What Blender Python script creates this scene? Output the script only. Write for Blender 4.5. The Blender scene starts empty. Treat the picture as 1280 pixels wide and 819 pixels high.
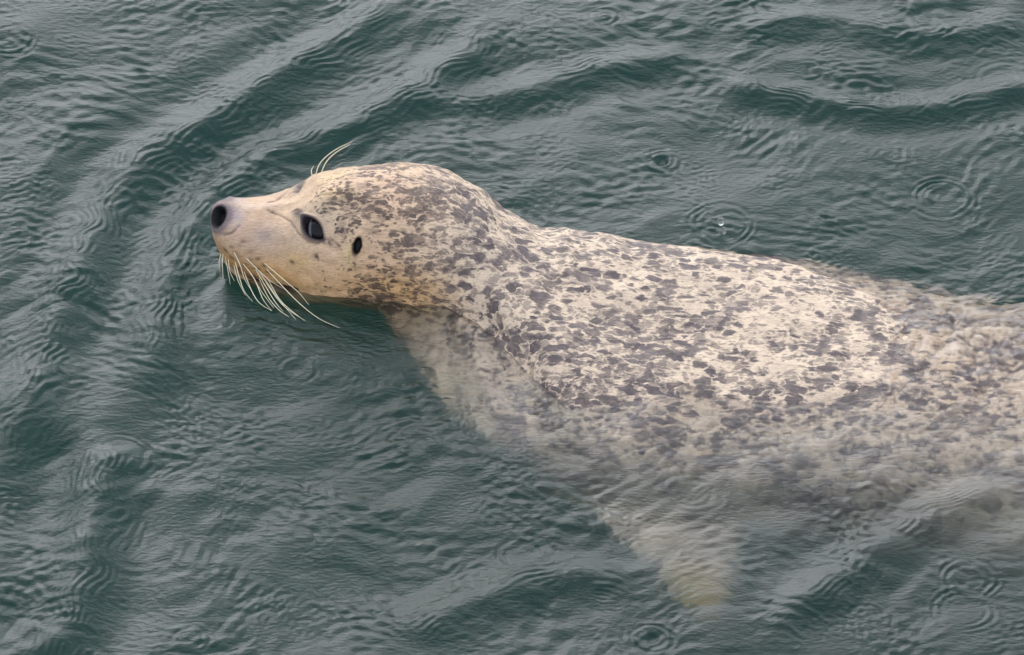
import bpy, math, random
import numpy as np
from mathutils import Vector

# ------------------------------------------------------------------ camera
PITCH = math.radians(42.0); DIST = 6.0; FOC = 6919.0          # photograph is 1280 x 819
sc = bpy.context.scene
cam_d = bpy.data.cameras.new('camera'); cam_o = bpy.data.objects.new('camera', cam_d)
sc.collection.objects.link(cam_o); sc.camera = cam_o
cam_d.sensor_width = 36.0; cam_d.lens = 36.0 * FOC / 1280.0
cam_d.clip_start = 0.1; cam_d.clip_end = 500.0
SP, CP = math.sin(PITCH), math.cos(PITCH)
cam_o.location = (0, -DIST * CP, DIST * SP)
cam_o.rotation_euler = (math.pi / 2 - PITCH, 0, 0)
CAM = np.array([0, -DIST * CP, DIST * SP]); FW = np.array([0, CP, -SP]); UP = np.array([0, SP, CP]); RT = np.array([1.0, 0, 0])

# ------------------------------------------------------------------ sky, sun, exposure
SUN_EL, SUN_AZ = math.radians(32), math.radians(-12)          # azimuth measured clockwise from +Y
world = bpy.data.worlds.new('World'); sc.world = world; world.use_nodes = True
wn = world.node_tree.nodes; wl = world.node_tree.links; wn.clear()
sky = wn.new('ShaderNodeTexSky'); sky.sky_type = 'NISHITA'; sky.sun_disc = False
sky.sun_elevation = SUN_EL; sky.sun_rotation = SUN_AZ
sky.air_density = 1.0; sky.dust_density = 3.5; sky.ozone_density = 1.0
hs = wn.new('ShaderNodeHueSaturation'); hs.inputs['Saturation'].default_value = 0.12   # cloud cover greys the sky
bg = wn.new('ShaderNodeBackground'); bg.inputs['Strength'].default_value = 0.15
wo = wn.new('ShaderNodeOutputWorld')
wl.new(sky.outputs[0], hs.inputs['Color']); cl = wn.new('ShaderNodeMix'); cl.data_type = 'RGBA'; cl.inputs[0].default_value = 0.60; cl.inputs[7].default_value = (5.4, 6.2, 8.1, 1)   # even cloud deck
wl.new(hs.outputs[0], cl.inputs[6]); wl.new(cl.outputs[2], bg.inputs['Color']); wl.new(bg.outputs[0], wo.inputs['Surface'])
sun_d = bpy.data.lights.new('sun', 'SUN'); sun_o = bpy.data.objects.new('sun', sun_d); sc.collection.objects.link(sun_o)
sun_d.energy = 0.9; sun_d.angle = math.radians(80); sun_d.color = (1.0, 0.975, 0.95)
sdir = Vector((math.sin(SUN_AZ) * math.cos(SUN_EL), math.cos(SUN_AZ) * math.cos(SUN_EL), math.sin(SUN_EL)))
sun_o.rotation_euler = (-sdir).to_track_quat('-Z', 'Y').to_euler(); sun_o.location = sdir * 20
sc.view_settings.view_transform = 'Standard'; sc.view_settings.look = 'None'
sc.view_settings.gamma = 1.0; sc.view_settings.use_curve_mapping = False
sc.view_settings.exposure = 0.52
cy = sc.cycles
cy.max_bounces = 16; cy.transmission_bounces = 14; cy.volume_bounces = 6; cy.diffuse_bounces = 8; cy.glossy_bounces = 6
cy.caustics_reflective = True; cy.caustics_refractive = True; cy.blur_glossy = 0.2
cy.sample_clamp_indirect = 6.0
cy.use_denoising = True; cy.denoising_prefilter = 'ACCURATE'; cy.adaptive_threshold = 0.004

# ------------------------------------------------------------------ helpers
rng = np.random.default_rng(7)
def proj(P):
    d = P - CAM; z = d @ FW
    return np.stack([640 + FOC * (d @ RT) / z, 409.5 - FOC * (d @ UP) / z], -1)
def at(px, py, z=0.0):
    d = FW + (px - 640) / FOC * RT + (409.5 - py) / FOC * UP
    return CAM + d * ((z - CAM[2]) / d[2])
def smooth(a, b, x):
    t = np.clip((x - a) / (b - a), 0, 1); return t * t * (3 - 2 * t)
def grid_mesh(name, P, closed_v=False, cap=False):
    """P (n, m, 3) -> mesh; closed_v wraps the second axis"""
    n, m = P.shape[:2]
    idx = np.arange(n * m, dtype=np.int32).reshape(n, m)
    if closed_v:
        a = idx[:-1]; b = idx[1:]; a2 = np.roll(a, -1, 1); b2 = np.roll(b, -1, 1)
    else:
        a = idx[:-1, :-1]; a2 = idx[:-1, 1:]; b = idx[1:, :-1]; b2 = idx[1:, 1:]
    q = np.stack([a, b, b2, a2], -1).reshape(-1, 4)
    return raw_mesh(name, P.reshape(-1, 3), q)
def raw_mesh(name, V, Q):
    me = bpy.data.meshes.new(name)
    me.vertices.add(len(V)); me.vertices.foreach_set('co', np.ascontiguousarray(V, dtype=np.float32).ravel())
    k = Q.shape[1]
    me.loops.add(Q.size); me.loops.foreach_set('vertex_index', np.ascontiguousarray(Q, dtype=np.int32).ravel())
    me.polygons.add(len(Q)); me.polygons.foreach_set('loop_start', np.arange(0, Q.size, k, dtype=np.int32))
    me.update(calc_edges=True); me.validate()
    me.polygons.foreach_set('use_smooth', np.ones(len(me.polygons), dtype=bool))
    return me
def link(name, me, mat, parent=None):
    o = bpy.data.objects.new(name, me); sc.collection.objects.link(o)
    if mat: me.materials.clear(); me.materials.append(mat)
    o.parent = parent; return o
def new_mat(name):
    m = bpy.data.materials.new(name); m.use_nodes = True
    nt = m.node_tree; nt.nodes.clear(); out = nt.nodes.new('ShaderNodeOutputMaterial')
    return m, nt, out
def N(nt, t, **kw):
    n = nt.nodes.new(t)
    for k, v in kw.items():
        if k in n.inputs: n.inputs[k].default_value = v
        else: setattr(n, k, v)
    return n

# ------------------------------------------------------------------ water material
mw, nt, out = new_mat('sea_water')
gl = N(nt, 'ShaderNodeBsdfGlass', Roughness=0.06, IOR=1.333); gl.inputs['Color'].default_value = (1, 1, 1, 1)
gr = N(nt, 'ShaderNodeBsdfGlass', Roughness=0.285, IOR=1.333); gr.inputs['Color'].default_value = (1, 1, 1, 1)   # wavelets finer than the mesh
gm = N(nt, 'ShaderNodeMixShader', Fac=0.265)
tc = N(nt, 'ShaderNodeNewGeometry')
nz = N(nt, 'ShaderNodeTexNoise', Scale=320.0, Detail=3.0, Roughness=0.5)
bp = N(nt, 'ShaderNodeBump', Strength=0.9, Distance=0.0010)
wm = N(nt, 'ShaderNodeMapping'); wm.inputs['Scale'].default_value = (0.45, 1, 1); wm.inputs['Rotation'].default_value = (0, 0, 0.2)
nt.links.new(tc.outputs['Position'], wm.inputs['Vector']); nt.links.new(wm.outputs[0], nz.inputs['Vector']); nt.links.new(nz.outputs['Fac'], bp.inputs['Height'])
nt.links.new(bp.outputs[0], gl.inputs['Normal']); nt.links.new(bp.outputs[0], gr.inputs['Normal'])
nt.links.new(gl.outputs[0], gm.inputs[1]); nt.links.new(gr.outputs[0], gm.inputs[2])
nt.links.new(gm.outputs[0], out.inputs['Surface'])
W_SCAT = np.array([0.042, 0.168, 0.122]); W_ABS = np.array([0.72, 0.54, 0.57])        # per metre
vs = N(nt, 'ShaderNodeVolumeScatter', Anisotropy=0.0); va = N(nt, 'ShaderNodeVolumeAbsorption')
ms = W_SCAT.max(); vs.inputs['Density'].default_value = ms; vs.inputs['Color'].default_value = (*(W_SCAT / ms), 1)
ma = W_ABS.max(); ma2 = ma + 0.4; va.inputs['Density'].default_value = ma2; va.inputs['Color'].default_value = (*(1 - W_ABS / ma2), 1)
ad = N(nt, 'ShaderNodeAddShader'); nt.links.new(vs.outputs[0], ad.inputs[0]); nt.links.new(va.outputs[0], ad.inputs[1])
nt.links.new(ad.outputs[0], out.inputs['Volume'])

# cross sections of the seal along X
#   X      y     z      w     hu    hd    wd
ST = np.array([
 (-0.3290, 0.1170, 0.0460, 0.0000, 0.0000, 0.0000, 0.0000), (-0.3270, 0.1170, 0.0455, 0.0130, 0.0150, 0.0190, 0.0130),
 (-0.3235, 0.1170, 0.0435, 0.0210, 0.0250, 0.0300, 0.0220), (-0.3166, 0.1170, 0.0390, 0.0300, 0.0360, 0.0380, 0.0360),
 (-0.3050, 0.1170, 0.0330, 0.0380, 0.0430, 0.0460, 0.0480), (-0.2900, 0.1170, 0.0275, 0.0440, 0.0465, 0.0520, 0.0560),
 (-0.2700, 0.1170, 0.0210, 0.0500, 0.0520, 0.0570, 0.0630), (-0.2500, 0.1170, 0.0170, 0.0570, 0.0600, 0.0610, 0.0690),
 (-0.2298, 0.1170, 0.0155, 0.0650, 0.0700, 0.0670, 0.0740), (-0.2038, 0.1170, 0.0195, 0.0720, 0.0820, 0.0770, 0.0780),
 (-0.1670, 0.1170, 0.0220, 0.0785, 0.0860, 0.0860, 0.0810), (-0.1450, 0.1170, 0.0230, 0.0810, 0.0865, 0.0880, 0.0880),
 (-0.1214, 0.1170, 0.0235, 0.0840, 0.0870, 0.1200, 0.1575), (-0.0950, 0.1160, 0.0190, 0.0860, 0.0880, 0.1400, 0.2029),
 (-0.0700, 0.1130, 0.0085, 0.0900, 0.0910, 0.1500, 0.2356), (-0.0350, 0.1025, -0.0160, 0.1010, 0.0950, 0.1500, 0.2436),
 (0.0087, 0.0527, -0.0490, 0.1255, 0.0980, 0.1450, 0.2049), (0.0400, 0.0098, -0.0680, 0.1500, 0.1040, 0.1450, 0.1759),
 (0.0694, -0.0177, -0.0830, 0.1700, 0.1100, 0.1450, 0.1686), (0.1388, -0.0300, -0.1080, 0.1890, 0.1240, 0.1450, 0.1712),
 (0.2255, -0.0365, -0.1230, 0.1940, 0.1340, 0.1480, 0.1728), (0.3120, -0.0427, -0.1290, 0.1900, 0.1380, 0.1500, 0.1721),
 (0.3990, -0.0506, -0.1350, 0.1854, 0.1380, 0.1500, 0.1730), (0.4857, -0.0641, -0.1390, 0.1808, 0.1360, 0.1500, 0.1761),
 (0.5550, -0.0750, -0.1420, 0.1800, 0.1340, 0.1480, 0.1775), (0.7000, -0.0650, -0.1520, 0.1480, 0.1450, 0.1420, 0.1460),
 (0.8500, -0.0850, -0.1550, 0.1050, 0.1050, 0.1020, 0.1030), (0.9600, -0.1000, -0.1572, 0.0700, 0.0650, 0.0620, 0.0680),
 (1.0300, -0.1100, -0.1586, 0.0750, 0.0350, 0.0350, 0.0750), (1.1100, -0.1180, -0.1602, 0.1100, 0.0180, 0.0180, 0.1100),
 (1.1500, -0.1200, -0.1610, 0.1150, 0.0120, 0.0120, 0.1150), (1.1650, -0.1220, -0.1613, 0.0000, 0.0000, 0.0000, 0.0000)])

def flank(X, c, far=None):
    """how far a section has swelled from neck width to shoulder width; the far shoulder is turned away under the neck"""
    b = np.clip((np.interp(X, [-.15, -.12, -.07, -.035, .0087, .05], [-.05, -.20, 0.0, .30, .62, .70]) - c) * 1.5, 0, 1); b = b * b * (3 - 2 * b)
    return b if far is None else b * np.where(far, np.interp(X, [.0, .16], [.05, .8]), 1)

# ------------------------------------------------------------------ water surface
def axis(lo, hi, step, far, growth=1.22):
    c = list(np.arange(lo, hi + step / 2, step)); s = step; x = c[-1]; right = []
    while x < far: s *= growth; x += s; right.append(x)
    s = step; x = lo; left = []
    while x > -far: s *= growth; x -= s; left.append(x)
    return np.array(left[::-1] + c + right)
gx = axis(-0.60, 0.60, 0.0015, 40.0); gy = axis(-0.58, 0.63, 0.0016, 40.0)
GX, GY = np.meshgrid(gx, gy, indexing='ij'); GX = GX.astype(np.float32); GY = GY.astype(np.float32)
cell = np.maximum(np.gradient(gx)[:, None], np.gradient(gy)[None, :]).astype(np.float32)
def wave_sum(bands, seed, X, Y):
    r = np.random.default_rng(seed); H = np.zeros_like(X)
    for lo, hi, n, slope, mean, spread in bands:
        for i in range(n):
            lam = math.exp(r.uniform(math.log(lo), math.log(hi))); k = 2 * math.pi / lam
            a = math.radians(mean + r.normal() * spread)
            amp = slope / k * math.sqrt(2.0 / n)
            fade = np.clip(1.5 - 6.0 * cell / lam, 0, 1) if X is GX or X.shape == GX.shape else 1.0
            H += np.float32(amp) * fade * np.sin(np.float32(k * math.cos(a)) * X + np.float32(k * math.sin(a)) * Y + np.float32(r.uniform(0, 6.28)))
    return H
def patch(seed, lam=0.25, n=14):
    r = np.random.default_rng(seed); H = np.zeros_like(GX)
    for i in range(n):
        k = 2 * math.pi / (lam * math.exp(r.uniform(-0.6, 0.6))); a = r.uniform(0, 6.28)
        H += np.sin(np.float32(k * math.cos(a)) * GX + np.float32(k * math.sin(a)) * GY + np.float32(r.uniform(0, 6.28)))
    return H / math.sqrt(n / 2)
wx = GX + 0.014 * patch(101, 0.35) + 0.0022 * patch(103, 0.10); wy = GY + 0.014 * patch(102, 0.35) + 0.0022 * patch(104, 0.10)
H = wave_sum([(0.30, 1.2, 12, 0.025, 115, 30), (0.16, 0.30, 18, 0.030, 115, 35), (0.08, 0.16, 24, 0.035, 105, 40)], 11, GX, GY)
H += wave_sum([(0.04, 0.08, 30, 0.035, 100, 45)], 12, wx, wy)
m1 = np.clip(0.75 + 0.55 * patch(21, 0.22), 0.15, 2.0); m2 = np.clip(0.7 + 0.6 * patch(22, 0.14), 0.12, 2.0); m3 = np.clip(0.65 + 0.6 * patch(23, 0.12), 0.10, 2.0)
H += m1 * wave_sum([(0.020, 0.040, 45, 0.065, 95, 40)], 13, wx, wy)
H += m2 * wave_sum([(0.011, 0.020, 50, 0.11, 92, 38)], 14, wx, wy)
H += m3 * wave_sum([(0.0055, 0.011, 70, 0.23, 90, 55)], 15, wx, wy)
def poly_dist(pts):
    """unsigned/signed distance of the grid to a polyline and its parameter 0..1"""
    best = np.full_like(GX, 1e9); sg = np.zeros_like(GX); tp = np.zeros_like(GX); L = 0; tot = sum(np.hypot(*(b - a)) for a, b in zip(pts[:-1], pts[1:]))
    for a, b in zip(pts[:-1], pts[1:]):
        d = b - a; l2 = d @ d; t = np.clip(((GX - a[0]) * d[0] + (GY - a[1]) * d[1]) / l2, 0, 1)
        ex = GX - a[0] - t * d[0]; ey = GY - a[1] - t * d[1]; q = np.hypot(ex, ey)
        m = q < best; best = np.where(m, q, best); sg = np.where(m, np.sign(d[0] * ey - d[1] * ex), sg)
        tp = np.where(m, (L + t * math.sqrt(l2)) / tot, tp); L += math.sqrt(l2)
    return best, sg, tp
def curve2(pts, n=24):
    p = np.array([at(x, y)[:2] for x, y in pts]); k = np.linspace(0, 1, len(p)); t = np.linspace(0, 1, n)
    q = np.stack([pchip(k, p[:, 0], t), pchip(k, p[:, 1], t)], -1); return q
def pchip(x, y, xi):
    x = np.asarray(x, float); y = np.asarray(y, float); h = np.diff(x); dl = np.diff(y) / h
    d = np.zeros_like(y); d[0] = dl[0]; d[-1] = dl[-1]
    for i in range(1, len(x) - 1):
        if dl[i - 1] * dl[i] > 0:
            w1 = 2 * h[i] + h[i - 1]; w2 = h[i] + 2 * h[i - 1]; d[i] = (w1 + w2) / (w1 / dl[i - 1] + w2 / dl[i])
    k = np.clip(np.searchsorted(x, xi) - 1, 0, len(h) - 1); t = (xi - x[k]) / h[k]
    return y[k] * (1 + 2 * t) * (1 - t) ** 2 + d[k] * h[k] * t * (1 - t) ** 2 + y[k + 1] * t * t * (3 - 2 * t) + d[k + 1] * h[k] * t * t * (t - 1)
# wake crests spreading from the seal and the swell crests crossing them
CRESTS = [  # pixels of the crest line, height, width, ripple height
    ([(640, 20), (600, 55), (450, 150), (300, 215), (220, 320), (190, 430), (200, 540)], 0.0050, 0.022, 0.00035),
    ([(520, -10), (400, 60), (280, 140), (165, 215), (105, 320), (60, 430), (20, 540), (-30, 620)], 0.0060, 0.024, 0.00040),
    ([(150, 540), (120, 620), (105, 700), (90, 770), (40, 840)], 0.0075, 0.026, 0.00035),
    ([(480, 130), (620, 120), (760, 85), (880, 70)], 0.0040, 0.020, 0.00030),
    ([(880, 100), (1000, 125), (1120, 140), (1240, 120), (1320, 90)], 0.0045, 0.018, 0.00035),
    ([(900, 40), (1020, 25), (1160, 45), (1300, 20)], 0.0035, 0.020, 0.00025),
    ([(500, 800), (620, 740), (720, 715), (800, 735)], 0.0030, 0.022, 0.00025),
    ([(950, 800), (1080, 700), (1180, 640), (1290, 600)], 0.0035, 0.020, 0.00030),
]
for pts, A, w, ra in CRESTS:
    A *= 1.5; ra *= 1.5
    d, s, t = poly_dist(curve2(pts)); env = smooth(0, 0.15, t) * smooth(1, 0.85, t)
    dd = d * s
    H += (A * env * np.exp(-(dd / w) ** 2) - 0.45 * A * env * np.exp(-((np.abs(dd) - 2.2 * w) / (1.1 * w)) ** 2)).astype(np.float32)
    H += (ra * env * np.sin(2 * np.pi * (dd + 0.004 * patch(31, 0.08)) / 0.0085) * np.exp(-((dd - 0.2 * w) / (1.3 * w)) ** 2) * np.clip(0.6 + 0.6 * patch(32, 0.07), 0, 1.6)).astype(np.float32)
RINGS = [(1176, 248, 33, 1.0, 1), (828, 200, 20, 0.8, 1), (900, 287, 36, 0.9, 1), (10, 50, 26, 0.8, 0), (10, 218, 24, 0.8, 0), (372, 463, 17, 0.7, 1),
         (148, 572, 34, 0.6, 0), (1085, 771, 13, 0.7, 0), (816, 799, 18, 0.9, 1), (1210, 722, 30, 0.8, 0), (1206, 760, 30, 0.7, 0), (655, 690, 26, 0.5, 0),
         (240, 800, 16, 0.6, 0), (1010, 86, 16, 0.6, 1), (1250, 95, 26, 0.5, 0), (30, 408, 30, 0.5, 0), (930, 480, 22, 0.4, 0), (865, 610, 30, 0.5, 0), (1265, 505, 20, 0.8, 0),
         (560, 330, 20, 0.3, 0), (755, 20, 15, 0.5, 0), (1120, 195, 18, 0.4, 0)]
RW = patch(41, 0.05); RA = np.clip(0.55 + 0.45 * patch(42, 0.06), 0.05, 1.3)
for px, py, R, a, pit in RINGS:
    c = at(px, py); r = np.hypot(GX - c[0], GY - c[1]) + 0.0022 * RW; Rm = R / 1153.0; a = a * RA
    H += (0.0009 * a * np.cos(2 * np.pi * (r - Rm) / 0.0095) * np.exp(-((r - Rm) / 0.011) ** 2)).astype(np.float32)
    if pit: H += (-0.004 * a * np.exp(-(r / 0.0055) ** 2) + 0.0013 * a * np.exp(-((r - 0.011) / 0.004) ** 2)).astype(np.float32)
# water churned over the hindquarters
c = at(1190, 440); g = np.exp(-(((GX - c[0]) / 0.13) ** 2 + ((GY - c[1]) / 0.09) ** 2)).astype(np.float32)
H += g * wave_sum([(0.025, 0.06, 24, 0.22, 90, 90), (0.010, 0.025, 40, 0.25, 90, 90)], 17, wx, wy) + 0.007 * g
# the water lies calm close under the chin
c = at(390, 420); g = np.exp(-(((GX - c[0]) / 0.12) ** 2 + ((GY - c[1]) / 0.06) ** 2)).astype(np.float32)
H = H * (1 - 0.15 * g)
def meniscus():
    global H
    ok = (gx > -.31) & (gx < .55); p = [pchip(ST[:, 0], ST[:, i], gx[ok]) for i in range(1, 7)]; yc, zc, w, hu, hd, wd = p
    c = np.clip(-zc / np.where(zc < 0, hu, hd), -1, 1)
    for s in (-1, 1):
        half = np.sqrt(1 - c * c) * (w + (wd - w) * flank(gx[ok], c, s > 0))
        d = s * (GY[ok] - (yc + s * half)[:, None]); H[ok] += (smooth(-.31, -.27, gx[ok]) * smooth(.06, -.06, gx[ok]))[:, None].astype(np.float32) * (0.0022 * np.exp(-np.abs(d) / 0.0035)).astype(np.float32)
meniscus()
H = np.clip(H, -0.25, 0.25)
n, m = GX.shape
V = np.stack([GX, GY, H], -1).reshape(-1, 3)
idx = np.arange(n * m).reshape(n, m)
Q = np.stack([idx[:-1, :-1], idx[1:, :-1], idx[1:, 1:], idx[:-1, 1:]], -1).reshape(-1, 4)
rim = np.concatenate([idx[0, :], idx[1:, -1], idx[-1, -2::-1], idx[-2:0:-1, 0]])       # closed border loop
low = V[rim].copy(); low[:, 2] = -14.0; l0 = len(V); li = l0 + np.arange(len(rim))
sides = np.stack([rim, np.roll(rim, -1), np.roll(li, -1), li], -1)
cb = l0 + len(rim); V = np.concatenate([V, low, [[0, 0, -14.0]]])
bot = np.stack([li, np.roll(li, -1), np.full(len(li), cb), np.full(len(li), cb)], -1)
me = bpy.data.meshes.new('water')
tris = bot[:, :3]
me.vertices.add(len(V)); me.vertices.foreach_set('co', V.astype(np.float32).ravel())
loops = np.concatenate([Q.ravel(), sides.ravel(), tris.ravel()]).astype(np.int32)
starts = np.concatenate([np.arange(0, 4 * (len(Q) + len(sides)), 4), 4 * (len(Q) + len(sides)) + np.arange(0, 3 * len(tris), 3)]).astype(np.int32)
me.loops.add(len(loops)); me.loops.foreach_set('vertex_index', loops)
me.polygons.add(len(starts)); me.polygons.foreach_set('loop_start', starts)
me.update(calc_edges=True)
sm = np.ones(len(starts), dtype=bool); sm[len(Q):] = False; me.polygons.foreach_set('use_smooth', sm)
water = link('water', me, mw); water['kind'] = 'structure'; water['label'] = 'rippled grey green sea water around the swimming seal'

# ------------------------------------------------------------------ seal body: cross sections along X
def head_x():
    u = np.linspace(0, 1, 60); tip = -.3290 + 0.034 * u ** 2.0
    mid = np.arange(tip[-1] + .0009, 0.06, .0009); bod = np.arange(mid[-1] + .002, 1.1, .0025); end = 1.165 - 0.06 * (1 - np.linspace(0, 1, 30)) ** 2
    return np.concatenate([tip, mid, bod[bod < end[0] - .001], end])
XS = head_x(); NT = 512
TH = np.linspace(-math.pi, math.pi, NT, endpoint=False) + math.pi / NT
def params(X): return [pchip(ST[:, 0], ST[:, i], X) for i in range(1, 7)]
yc, zc, w_, hu, hd, wd = [p[:, None] for p in params(XS)]
cth, sth = np.cos(TH)[None], np.sin(TH)[None]
bl = flank(XS[:, None], cth, sth > 0)
P = np.stack([np.broadcast_to(XS[:, None], (len(XS), NT)), yc + sth * (w_ + (wd - w_) * bl), zc + cth * np.where(cth > 0, hu, hd)], -1)
dyf = np.clip(P[..., 1] - yc, 0, None)                                      # the back is rolled a little, its far side higher
P[..., 2] += np.interp(XS, [-.03, .06, .30, .50], [0, .5, .4, .15])[:, None] * dyf ** 2 / (dyf + .05)
YC = np.broadcast_to(yc, P.shape[:2])
def normals(P):
    du = np.gradient(P, axis=0); dv = (np.roll(P, -1, 1) - np.roll(P, 1, 1))
    nn = np.cross(du, dv); nn /= np.maximum(np.linalg.norm(nn, axis=-1, keepdims=True), 1e-12)
    cen = np.stack([P[..., 0], YC, np.broadcast_to(zc, YC.shape)], -1)
    s = np.sign(np.median(np.sum(nn * (P - cen), -1))); return nn * s
NRM = normals(P)
ROLL = math.radians(13)                                                     # the head leans: far-side features sit lower
thn = np.where(TH > 0, -(TH - ROLL * smooth(0.05, 0.8, TH) * smooth(2.9, 2.2, TH)), TH)
cN, sN = np.cos(thn)[None], np.sin(thn)[None]; bN = flank(XS[:, None], cN)
FOLD = np.stack([P[..., 0], yc + sN * (w_ + (wd - w_) * bN), zc + cN * np.where(cN > 0, hu, hd)], -1)                 # near side stands for both sides
near = P[..., 1] <= YC
PP = proj(P); facing = (np.sum(NRM * (CAM - P), -1) > 0) & (P[..., 2] > -0.02)
def on(px, py):
    d = (PP[..., 0] - px) ** 2 + (PP[..., 1] - py) ** 2; d = np.where(facing, d, 1e9)
    i = np.unravel_index(np.argmin(d), d.shape); return i
def pt(px, py): return P[on(px, py)].copy()
hs_ = XS < 0.12                                                            # features live on head and neck
nh = int(hs_.sum())
FH = FOLD[:nh]
def seg_dist(pts, A=None):
    A = FH if A is None else A
    best = np.full(A.shape[:2], 1e9); tp = np.zeros(A.shape[:2]); k = len(pts) - 1
    for i, (a, b) in enumerate(zip(pts[:-1], pts[1:])):
        d = b - a; t = np.clip(((A - a) @ d) / max(d @ d, 1e-12), 0, 1)
        q = np.linalg.norm(A - a - t[..., None] * d, axis=-1); m = q < best
        best = np.where(m, q, best); tp = np.where(m, (i + t) / k, tp)
    return best, tp
def frame(px, py, ang=0.0):
    """surface point and tangent axes, first along the picture angle ang (degrees, anticlockwise)"""
    i = on(px, py); o = P[i].copy(); n = NRM[i].copy(); a = math.radians(ang)
    e = math.cos(a) * RT + math.sin(a) * UP; e1 = e - n * (e @ n); e1 /= np.linalg.norm(e1); e2 = np.cross(n, e1)
    return o, n, e1, e2
def ell(px, py, ang, ra, rb):
    """elliptic distance on the folded head, radii in pixels of the photograph"""
    o, n, e1, e2 = frame(px, py, ang); d = FH - o
    return np.sqrt(((d @ e1) / (ra / 1153)) ** 2 + ((d @ e2) / (rb / 1153)) ** 2 + ((d @ n) / (max(ra, rb) * 1.2 / 1153)) ** 2)
MM = 0.001
disp = np.zeros(P.shape[:2]); dh = disp[:nh]
def bump(px, py, ang, ra, rb, h): dh[...] += h * MM * np.exp(-ell(px, py, ang, ra, rb) ** 2)
# broad forms of the face
bump(306, 318, -35, 34, 22, 3.2)       # whisker pad
bump(396, 256, 25, 26, 12, 2.2)        # brow
bump(352, 262, 20, 30, 14, -3.2)       # hollow before the eye
bump(360, 330, -20, 40, 20, 1.5)       # cheek
bump(424, 300, 0, 18, 26, -1.5)        # hollow before the ear
bump(272, 262, 60, 20, 12, 1.5)        # top of nose pad
bump(300, 270, 40, 16, 22, -1.6)       # behind the nostril
bump(455, 296, 70, 10, 18, 1.2)
bump(600, 330, -40, 60, 25, -2.5)      # neck fold
def surf_noise(seed, lam, n=26):
    r = np.random.default_rng(seed); h = np.zeros(P.shape[:2])
    for i in range(n):
        k = r.normal(size=3); k *= 2 * math.pi / (lam * math.exp(r.uniform(-.5, .5))) / np.linalg.norm(k)
        h += np.sin(P @ k + r.uniform(0, 6.28))
    return h / math.sqrt(n / 2)
# eye: lids around an almond opening
EYE = (390.5, 285.5, -43)
def almond(px, py, ang, ra, rb, cf=0.42):
    o, n, e1, e2 = frame(px, py, ang); d = FH - o; u = (d @ e1) / (ra / 1153); v = (d @ e2) / (rb / 1153)
    return np.sqrt(u ** 2 + v ** 2 / np.clip(1 - cf * u ** 2, 0.22, 1) ** 2 + ((d @ n) / (ra * 1.2 / 1153)) ** 2)
ee = almond(*EYE, 19.5, 11.0)
dh += -1.6 * MM * np.exp(-(ee / 2.0) ** 2) + 2.4 * MM * np.exp(-((ee - 1.18) / 0.30) ** 2)
eye_hole = smooth(1.02, 0.80, ee); dh -= 7.0 * MM * eye_hole
# nostril and ear
ne = ell(273.5, 271.5, 70, 13.0, 10.0); nos = smooth(1.0, 0.55, ne); dh -= 12 * MM * nos; dh += 1.0 * MM * np.exp(-((ne - 1.25) / 0.25) ** 2)
er = almond(447, 308, 72, 12.0, 5.6, 0.25) * (1 + 0.08 * surf_noise(5, 0.009)[:nh]); ear = smooth(1.05, 0.5, er); dh -= 7 * MM * ear; dh += 0.7 * MM * np.exp(-((er - 1.3) / 0.28) ** 2)
# creases and the mouth
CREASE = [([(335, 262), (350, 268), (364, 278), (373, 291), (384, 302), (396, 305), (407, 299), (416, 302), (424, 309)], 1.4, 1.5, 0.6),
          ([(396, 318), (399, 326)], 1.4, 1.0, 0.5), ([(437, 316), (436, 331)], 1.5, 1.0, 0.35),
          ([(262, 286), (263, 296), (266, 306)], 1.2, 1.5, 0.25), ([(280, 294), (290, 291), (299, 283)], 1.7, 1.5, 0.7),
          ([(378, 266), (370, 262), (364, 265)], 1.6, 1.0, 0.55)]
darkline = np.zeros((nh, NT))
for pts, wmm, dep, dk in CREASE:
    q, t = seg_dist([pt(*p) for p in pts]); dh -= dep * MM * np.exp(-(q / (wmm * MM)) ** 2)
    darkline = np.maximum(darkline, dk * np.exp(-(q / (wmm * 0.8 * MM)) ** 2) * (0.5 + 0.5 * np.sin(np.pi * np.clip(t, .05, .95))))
q, t = seg_dist([pt(*p) for p in [(265, 309), (275, 324), (292, 338), (315, 350), (342, 358), (370, 364)]])
dh -= 4.0 * MM * np.exp(-(q / (2.4 * MM)) ** 2) * smooth(0, .3, t); mouth = np.exp(-(q / (2.6 * MM)) ** 2) * smooth(0.1, .7, t)
# skin unevenness
disp += 0.9 * MM * surf_noise(1, 0.06) + 0.45 * MM * surf_noise(2, 0.02) * smooth(-.33, -.25, XS)[:, None]
tipfade = smooth(-.329, -.3255, XS)[:, None]
P0 = P.copy()
P = P + NRM * (disp * tipfade)[..., None]
# fore flippers drawn out of the flanks on both sides
for side in (-1, 1):
    u = (P0[..., 0] - 0.160); tv = TH[None] - side * math.radians(104)
    v = tv * 0.19
    rho2 = (u / 0.085) ** 2 + (v / 0.024) ** 2
    f = np.clip(1 - rho2, 0, 1) ** 0.95
    Lf = 0.112; dirv = np.array([0.16, side * 0.97, -0.06]) if side < 0 else np.array([0.45, 0.45, -0.75])
    P = P + (f * Lf)[..., None] * dirv
    P[..., 0] += np.clip(f, 0, 1) ** 1.5 * (0.045 - 0.45 * u * (rho2 < 1)) * 0.8
    P[..., 2] += -0.065 * f * f * (rho2 < 1)
NT_ = NT
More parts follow.
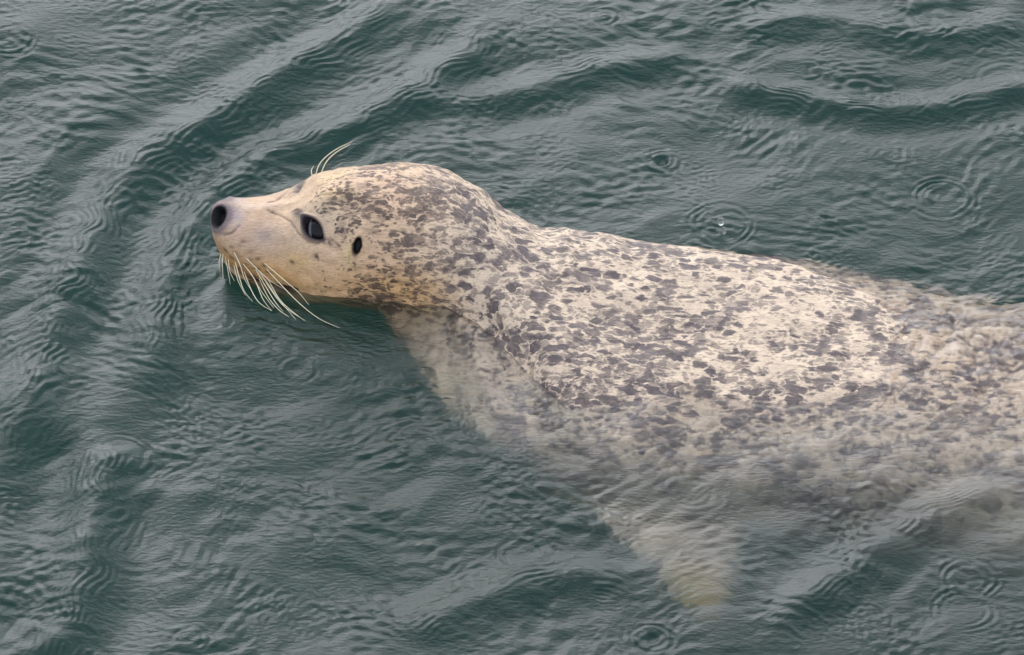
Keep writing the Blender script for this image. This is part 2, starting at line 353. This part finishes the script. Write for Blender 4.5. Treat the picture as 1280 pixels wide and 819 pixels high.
# ------------------------------------------------------------------ coat colours (linear albedo) painted on the skin, some shading and brightening mixed in
def s2l(c): c = np.array(c) / 255.0; return np.where(c < .04045, c / 12.92, ((c + .055) / 1.055) ** 2.4)
col = np.empty(P.shape); col[:] = s2l((221, 200, 174))
spot = np.zeros(P.shape[:2]); fine = np.zeros(P.shape[:2]); wet = np.zeros(P.shape[:2])
spot[:] = 0.68
def paint(px, py, ang, ra, rb, c, k=1.0, sharp=2.0):
    e = ell(px, py, ang, ra, rb); a = (k * np.exp(-e ** sharp))[..., None]; col[:nh] = col[:nh] * (1 - a) + s2l(c) * a
# belly and chest paler and yellower, nearly unspotted
lowf = smooth(0.1, -0.75, cth) * np.ones(P.shape[:2])
col[:] = col * (1 - lowf[..., None]) + s2l((236, 220, 188)) * lowf[..., None]
spot *= 1 - 0.75 * lowf
hx = smooth(-.02, -.16, XS)[:, None] * np.ones(P.shape[:2])                    # head
fx = smooth(-.17, -.225, XS)[:, None] * np.ones(P.shape[:2])                    # face
col[:] = col * (1 - 0.8 * hx[..., None]) + s2l((218, 180, 142)) * 0.8 * hx[..., None]
paint(330, 300, 0, 70, 50, (198, 168, 140), 0.85); paint(400, 270, 0, 60, 40, (204, 184, 156), 0.75)
paint(350, 345, -20, 50, 18, (216, 166, 98), 0.85); paint(440, 360, 0, 80, 34, (226, 182, 132), 0.85)  # tan cheeks; the lower cheek's colour is lightened to offset its shade
paint(300, 335, -40, 40, 14, (196, 142, 72), 0.85); paint(265, 305, 70, 24, 9, (206, 140, 70), 0.75); paint(510, 365, 0, 50, 30, (218, 172, 112), 0.75)
paint(315, 347, -22, 38, 7, (128, 92, 54), 0.75); paint(418, 240, 0, 22, 12, (224, 196, 130), 0.7); paint(440, 230, 0, 60, 22, (222, 190, 162), 0.5); paint(372, 325, 0, 18, 12, (200, 165, 96), 0.5)  # first: dark brown strip along the mouth, under-jaw shading put into the colour
paint(320, 255, 0, 40, 9, (222, 206, 192), 0.5); paint(295, 268, 0, 12, 18, (176, 168, 170), 0.7)
paint(436, 318, 80, 16, 4, (226, 206, 140), 0.7); paint(330, 295, 30, 18, 14, (176, 160, 156), .5)
spot = spot * (1 - hx) + hx * (0.60 - 0.56 * fx); fine = np.maximum(fine, hx)
e = ell(440, 345, 0, 40, 30); spot[:nh] -= 0.25 * np.exp(-e ** 2); e = ell(470, 225, 0, 70, 26); spot[:nh] += 0.08 * np.exp(-e ** 2)
e = ell(590, 345, -35, 70, 50); spot[:nh] += 0.16 * np.exp(-e ** 2)
DARK = s2l((52, 46, 52))
def mixin(a, c):
    a = np.clip(a, 0, 1)[..., None]; col[:nh] = col[:nh] * (1 - a) + np.asarray(c) * a
mixin(0.85 * smooth(2.2, 1.15, ne) , s2l((112, 102, 110))); mixin(smooth(1.25, .95, ne), s2l((14, 11, 12)))
e = ell(266, 254, 50, 17, 8); mixin(.75 * np.exp(-e ** 2), s2l((80, 74, 84)))
mixin(0.9 * smooth(1.5, 1.1, ee), s2l((66, 58, 64))); mixin(smooth(1.05, .92, ee), s2l((30, 26, 28)))
e = ell(374, 268, -35, 13, 6); mixin(.8 * np.exp(-e ** 2), s2l((70, 62, 68)))
mixin(smooth(1.55, .75, er), s2l((24, 20, 20)))  # dark ear hole; its soft edge paints shading onto the rim
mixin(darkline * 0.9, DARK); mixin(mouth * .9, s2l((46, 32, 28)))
DOTS = [(300, 306), (304, 301), (290, 307), (297, 314), (302, 318), (314, 314), (315, 323), (323, 323), (309, 328), (291, 321), (283, 312), (322, 336), (330, 331),
        (336, 340), (318, 345), (300, 335), (340, 264), (406, 265), (370, 262), (372, 266), (412, 305), (423, 308), (366, 327), (396, 321)]
e = ell(356, 364, -8, 17, 4.5); mixin(.9 * np.exp(-e ** 2), s2l((40, 28, 24)))
for x, y in DOTS:
    e = ell(x, y, rng.uniform(-50, 10), 4.0, 2.6); mixin(.95 * np.exp(-e ** 2), s2l((64, 50, 46)))
spot[:nh] = np.where(np.minimum(ee, np.minimum(ne, er)) < 1.6, 0, spot[:nh])
for side in (-1, 1):
    q = ((P0[..., 0] - 0.160) / 0.075) ** 2 + ((TH[None] - side * math.radians(104)) * 0.19 / 0.03) ** 2; a = (0.85 * smooth(0.55, 0.02, q))[..., None]
    col[:] = col * (1 - a) + s2l((218, 182, 112)) * a; spot = spot * (1 - 0.8 * a[..., 0])
spot = np.clip(spot, 0, 1)

# ------------------------------------------------------------------ fur material
mf, nt, out = new_mat('spotted_seal_fur')
pr = N(nt, 'ShaderNodeBsdfPrincipled', Roughness=0.45); pr.inputs['Specular IOR Level'].default_value = 0.28
at_c = N(nt, 'ShaderNodeAttribute', attribute_name='coat'); at_s = N(nt, 'ShaderNodeAttribute', attribute_name='spot'); at_f = N(nt, 'ShaderNodeAttribute', attribute_name='fine')
tco = N(nt, 'ShaderNodeTexCoord'); mp = N(nt, 'ShaderNodeMapping'); mp.inputs['Rotation'].default_value = (0, 0, math.radians(17)); mp.inputs['Scale'].default_value = (0.62, 1, 1)
L = nt.links.new
L(tco.outputs['Object'], mp.inputs['Vector'])
def noise(scale, detail, rough=0.55, dist=0.0, vec=mp):
    n = N(nt, 'ShaderNodeTexNoise', Scale=scale, Detail=detail, Roughness=rough, Distortion=dist); L(vec.outputs[0], n.inputs['Vector']); return n.outputs['Fac']
def M(op, a, b=None, c=None):
    n = N(nt, 'ShaderNodeMath', operation=op)
    for i, v in enumerate((a, b, c)):
        if v is None: continue
        if isinstance(v, (int, float)): n.inputs[i].default_value = v
        else: L(v, n.inputs[i])
    return n.outputs[0]
def mixf(f, a, b):
    n = N(nt, 'ShaderNodeMix', data_type='FLOAT')
    for i, v in ((0, f), (2, a), (3, b)):
        if isinstance(v, (int, float)): n.inputs[i].default_value = v
        else: L(v, n.inputs[i])
    return n.outputs[0]
def mixc(f, a, b, mode='MIX'):
    n = N(nt, 'ShaderNodeMix', data_type='RGBA', blend_type=mode)
    for i, v in ((0, f), (6, a), (7, b)):
        if isinstance(v, (int, float)): n.inputs[i].default_value = v
        elif isinstance(v, tuple): n.inputs[i].default_value = (*v, 1)
        else: L(v, n.inputs[i])
    return n.outputs[2]
mp2 = N(nt, 'ShaderNodeMapping'); mp2.inputs['Rotation'].default_value = (0, 0, math.radians(17)); mp2.inputs['Scale'].default_value = (0.22, 1, 1); L(tco.outputs['Object'], mp2.inputs['Vector'])
clump = noise(26, 3.0); ragged = noise(300, 4.0, .7, 0.0, mp2)
wv = N(nt, 'ShaderNodeTexNoise', Scale=70.0, Detail=3.0); L(mp.outputs[0], wv.inputs['Vector'])
wa = N(nt, 'ShaderNodeVectorMath', operation='MULTIPLY_ADD'); L(wv.outputs['Color'], wa.inputs[0]); wa.inputs[1].default_value = (.020, .020, .020); L(mp.outputs[0], wa.inputs[2])
def sstep(v, lo, hi):
    mr = N(nt, 'ShaderNodeMapRange', interpolation_type='SMOOTHSTEP'); L(v, mr.inputs['Value']); mr.inputs['From Min'].default_value = lo; mr.inputs['From Max'].default_value = hi
    return mr.outputs[0]
def spots(scale, size, soft):
    vo = N(nt, 'ShaderNodeTexVoronoi', feature='F1', Scale=scale, Randomness=1.0); L(wa.outputs[0], vo.inputs['Vector'])
    sp = N(nt, 'ShaderNodeSeparateColor'); L(vo.outputs['Color'], sp.inputs[0])
    rad = M('MULTIPLY', M('ADD', 0.10, M('MULTIPLY', sp.outputs[0], 0.90)), M('MULTIPLY', at_s.outputs['Fac'], size))
    rad = M('ADD', rad, M('MULTIPLY', M('SUBTRACT', clump, 0.48), 1.7))
    d = M('ADD', vo.outputs['Distance'], M('MULTIPLY', M('SUBTRACT', ragged, 0.5), 1.0))
    al = sstep(M('SUBTRACT', rad, d), -soft, soft)
    gate = sstep(at_s.outputs['Fac'], 0.02, 0.12)
    return M('MULTIPLY', M('MULTIPLY', al, gate), M('ADD', 0.75, M('MULTIPLY', sp.outputs[1], 0.25)))
a1 = M('MULTIPLY', spots(112, 1.02, 0.16), mixf(at_f.outputs['Fac'], 0.95, 0.45))
a2 = M('MULTIPLY', spots(205, 1.18, 0.19), mixf(at_f.outputs['Fac'], 0.65, 0.95))
alpha = M('SUBTRACT', 1.0, M('MULTIPLY', M('SUBTRACT', 1.0, a1), M('SUBTRACT', 1.0, a2)))
tone = noise(45, 3.0)
spc = mixc(tone, mixc(at_f.outputs['Fac'], (0.036, 0.027, 0.031), (0.036, 0.024, 0.021)), mixc(at_f.outputs['Fac'], (0.105, 0.080, 0.090), (0.100, 0.066, 0.056)))
var = mixc(noise(60, 5.0, .65), (0.80, 0.73, 0.75), (1.20, 1.18, 1.05))
base = mixc(1.0, at_c.outputs['Color'], var, 'MULTIPLY')
hair = noise(620, 3.0, .65, 0.0, mp2)
hv = N(nt, 'ShaderNodeMapRange'); L(hair, hv.inputs['Value']); hv.inputs['From Min'].default_value = .3; hv.inputs['From Max'].default_value = .7; hv.inputs['To Min'].default_value = 0.74; hv.inputs['To Max'].default_value = 1.16
fm = M('MULTIPLY', alpha, 0.95)
cc = mixc(fm, base, spc)
hcol = N(nt, 'ShaderNodeCombineColor')
for i in range(3): L(hv.outputs[0], hcol.inputs[i])
cc = mixc(1.0, cc, hcol.outputs[0], 'MULTIPLY')
L(cc, pr.inputs['Base Color'])
b2 = N(nt, 'ShaderNodeBump', Strength=0.7, Distance=0.0012); L(hair, b2.inputs['Height']); L(b2.outputs[0], pr.inputs['Normal'])
L(pr.outputs[0], out.inputs['Surface'])

# ------------------------------------------------------------------ seal objects
seal = bpy.data.objects.new('seal', None); sc.collection.objects.link(seal)
seal['label'] = 'pale dark-spotted seal swimming with its head raised out of the water'; seal['category'] = 'seal'
mb = grid_mesh('body', P, closed_v=True)
for nm, arr in (('spot', spot), ('fine', fine)):
    a = mb.attributes.new(nm, 'FLOAT', 'POINT'); a.data.foreach_set('value', arr.astype(np.float32).ravel())
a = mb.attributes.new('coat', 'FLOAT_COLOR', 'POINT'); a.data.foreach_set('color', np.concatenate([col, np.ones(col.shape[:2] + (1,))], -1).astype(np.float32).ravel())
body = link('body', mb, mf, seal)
import bmesh
bm = bmesh.new(); bm.from_mesh(mb); bmesh.ops.recalc_face_normals(bm, faces=bm.faces); bm.to_mesh(mb); bm.free()

# eyes
me_, nt, out = new_mat('wet_dark_eye')
pr = N(nt, 'ShaderNodeBsdfPrincipled', Roughness=0.06); pr.inputs['Specular IOR Level'].default_value = 0.22; pr.inputs['Coat Weight'].default_value = 0.0; pr.inputs['Coat Roughness'].default_value = 0.03
g = N(nt, 'ShaderNodeTexCoord'); nn = N(nt, 'ShaderNodeTexNoise', Scale=90.0, Detail=3.0); nt.links.new(g.outputs['Object'], nn.inputs['Vector'])
cr = N(nt, 'ShaderNodeValToRGB'); cr.color_ramp.elements[0].color = (0.003, 0.0025, 0.003, 1); cr.color_ramp.elements[1].color = (0.016, 0.012, 0.013, 1)
nt.links.new(nn.outputs['Fac'], cr.inputs['Fac']); nt.links.new(cr.outputs[0], pr.inputs['Base Color']); nt.links.new(pr.outputs[0], out.inputs['Surface'])
o_, n_, e1_, e2_ = frame(*EYE); o_ = P0[on(EYE[0], EYE[1])].copy()
def sphere_mesh(name, r, nu=24, nv=32, sc3=(1, 1, 1)):
    V = [(0, 0, r * sc3[2])]; F = []
    for i in range(1, nu):
        t = math.pi * i / nu
        for j in range(nv): V.append((r * sc3[0] * math.sin(t) * math.cos(2 * math.pi * j / nv), r * sc3[1] * math.sin(t) * math.sin(2 * math.pi * j / nv), r * sc3[2] * math.cos(t)))
    V.append((0, 0, -r * sc3[2])); last = len(V) - 1
    for j in range(nv):
        F.append((0, 1 + j, 1 + (j + 1) % nv)); F.append((last, last - nv + (j + 1) % nv, last - nv + j))
    for i in range(nu - 2):
        for j in range(nv): F.append((1 + i * nv + j, 1 + (i + 1) * nv + j, 1 + (i + 1) * nv + (j + 1) % nv, 1 + i * nv + (j + 1) % nv))
    me = bpy.data.meshes.new(name); me.from_pydata(V, [], F); me.update(); me.polygons.foreach_set('use_smooth', np.ones(len(me.polygons), dtype=bool)); return me
mglint, nt, out = new_mat('grey_painted_glint')
pr = N(nt, 'ShaderNodeBsdfPrincipled', Roughness=0.3); g = N(nt, 'ShaderNodeTexCoord'); nn = N(nt, 'ShaderNodeTexNoise', Scale=400.0); nt.links.new(g.outputs['Object'], nn.inputs['Vector'])
cr = N(nt, 'ShaderNodeValToRGB'); cr.color_ramp.elements[0].color = (0.035, 0.032, 0.04, 1); cr.color_ramp.elements[1].color = (0.12, 0.11, 0.13, 1)
nt.links.new(nn.outputs['Fac'], cr.inputs['Fac']); nt.links.new(cr.outputs[0], pr.inputs['Base Color']); nt.links.new(pr.outputs[0], out.inputs['Surface'])
eye_me = sphere_mesh('eye', 0.0165)
yh = 0.117
for s in (-1, 1):
    c = o_ - n_ * 0.0166
    if s > 0:
        dq = np.linalg.norm(FH - o_, axis=-1) + np.where(TH > 0, 0, 9)[None]; iq = np.unravel_index(np.argmin(dq), dq.shape); c = P0[iq] - NRM[iq] * 0.0166
    e = link('eye', eye_me, me_, seal); e.location = c
    nn_ = n_ if s < 0 else NRM[iq]; ex = RT - nn_ * (RT @ nn_); ex /= np.linalg.norm(ex); ey = np.cross(nn_, ex) * (1 if s < 0 else 1)
    gp = []
    for aa in np.linspace(-.36, -.06, 6):
        row = []
        for bb in np.linspace(-.75, .75, 14): row.append(((aa - .10 * bb * bb) * ex + bb * ey + math.sqrt(max(.05, 1 - (aa - .1 * bb * bb) ** 2 - bb * bb)) * nn_) * (0.0165 + .0004 - .0006 * abs(aa + .21) / .15))
        gp.append(row)
    link('glint_strip', grid_mesh('glint_strip', np.array(gp)), mglint, e)  # grey strip added on the eyeball to stand for its glint

# whiskers
mk, nt, out = new_mat('pale_whisker')
pr = N(nt, 'ShaderNodeBsdfPrincipled', Roughness=0.35)
g = N(nt, 'ShaderNodeTexCoord'); nn = N(nt, 'ShaderNodeTexNoise', Scale=60.0); nt.links.new(g.outputs['Object'], nn.inputs['Vector'])
cr = N(nt, 'ShaderNodeValToRGB'); cr.color_ramp.elements[0].color = (0.72, 0.60, 0.34, 1); cr.color_ramp.elements[1].color = (0.90, 0.85, 0.62, 1)
nt.links.new(nn.outputs['Fac'], cr.inputs['Fac']); nt.links.new(cr.outputs[0], pr.inputs['Base Color']); nt.links.new(pr.outputs[0], out.inputs['Surface'])
def whisker(pts3, r0, r1):
    p = np.array(pts3); k = np.linspace(0, 1, len(p)); t = np.linspace(0, 1, 18)
    q = np.stack([pchip(k, p[:, i], t) for i in range(3)], -1)
    for _ in range(2): q[1:-1] = 0.25 * q[:-2] + 0.5 * q[1:-1] + 0.25 * q[2:]
    tan = np.gradient(q, axis=0); tan /= np.linalg.norm(tan, axis=1, keepdims=True)
    a = np.cross(tan, (0, 0, 1.0)); a /= np.linalg.norm(a, axis=1, keepdims=True); b = np.cross(tan, a)
    R = (r0 + (r1 - r0) * t ** 1.3)[:, None, None]; ph = np.linspace(0, 2 * np.pi, 6, endpoint=False)
    ring = q[:, None] + R * (np.cos(ph)[None, :, None] * a[:, None] + np.sin(ph)[None, :, None] * b[:, None])
    return grid_mesh('whisker', ring, closed_v=True)
def zp(x, y): return (260 + x / 6.822, 300 + y / 6.822)
WH = [[(385, 105), (510, 165), (630, 245)], [(460, 180), (640, 335), (780, 455), (860, 555)], [(490, 240), (620, 380), (800, 560), (960, 680), (1120, 750)],
      [(295, 110), (420, 250), (540, 355), (640, 415)], [(295, 180), (400, 340), (470, 510), (540, 600)], [(430, 265), (520, 400), (640, 560), (830, 690)],
      [(480, 340), (600, 500), (750, 680)], [(430, 330), (520, 500), (620, 610), (690, 655)], [(305, 265), (370, 430), (440, 540), (545, 605)],
      [(230, 170), (270, 330), (310, 440), (380, 525)], [(205, 65), (280, 230), (310, 330), (375, 440)], [(215, 205), (250, 330), (320, 475)],
      [(165, 145), (185, 260), (225, 350)], [(120, 100), (122, 200), (130, 330)], [(150, 90), (150, 150), (170, 260), (190, 375)],
      [(500, 330), (620, 520), (720, 610), (790, 665)], [(380, 320), (450, 430), (560, 580)], [(400, 240), (470, 360), (580, 540), (640, 610)], [(90, 110), (95, 190), (105, 270)]]
for i, wpx in enumerate(WH):
    pp = [zp(*p) for p in wpx]; root = pt(*pp[0]); n0 = NRM[on(*pp[0])]
    zt = max(0.010, root[2] - 0.045) if i in (0,) else 0.012
    pts = [root - n0 * 0.002]
    for j, (x, y) in enumerate(pp[1:], 1):
        f = j / (len(pp) - 1); pts.append(at(x, y, root[2] + (zt - root[2]) * f ** 0.8))
    me = whisker(pts, 0.00062, 0.00020)
    link('whisker', me, mk, seal)
    mir = np.array(pts); mir[:, 1] = 2 * yh - (mir[0, 1] + 0.35 * (mir[:, 1] - mir[0, 1]))
    link('whisker', whisker(mir, 0.00062, 0.00020), mk, seal)
for pp in ([(389, 222), (398, 207), (418, 188), (440, 177)], [(396, 217), (408, 202), (424, 188), (437, 181)], [(388, 222), (389, 214), (392, 208)]):
    i0 = on(*(pp[0][0] + 2, pp[0][1] + 2)); root = P0[i0]
    pts = [root - NRM[i0] * .003] + [at_y for at_y in []]
    for j, (x, y) in enumerate(pp[1:], 1):      # rise above the brow, leaning away from the camera
        yy = root[1] + 0.006 * j; d = FW + (x - 640) / FOC * RT + (409.5 - y) / FOC * UP; pts.append(CAM + d * ((yy - CAM[1]) / d[1]))
    link('whisker', whisker(pts, 0.0007, 0.0003), mk, seal)

# ------------------------------------------------------------------ splash droplets
md, nt, out = new_mat('clear_water_drop')
gl = N(nt, 'ShaderNodeBsdfGlass', Roughness=0.0, IOR=1.333); nn = N(nt, 'ShaderNodeTexNoise', Scale=200.0); bp = N(nt, 'ShaderNodeBump', Strength=0.1, Distance=0.0003)
nt.links.new(nn.outputs['Fac'], bp.inputs['Height']); nt.links.new(bp.outputs[0], gl.inputs['Normal']); nt.links.new(gl.outputs[0], out.inputs['Surface'])
for px, py, r, z, lab in ((901, 277, .0040, .022, 'upper round water drop leaping from a rain splash behind the seal'), (905, 288, .0036, .010, 'lower water drop just above a rain splash behind the seal')):
    d = link('water_droplet', sphere_mesh('water_droplet', r, 12, 16, (1, 1, 1.15)), md); d.location = at(px, py, z); d['label'] = lab; d['category'] = 'water drop'; d['group'] = 'rain splash drops'
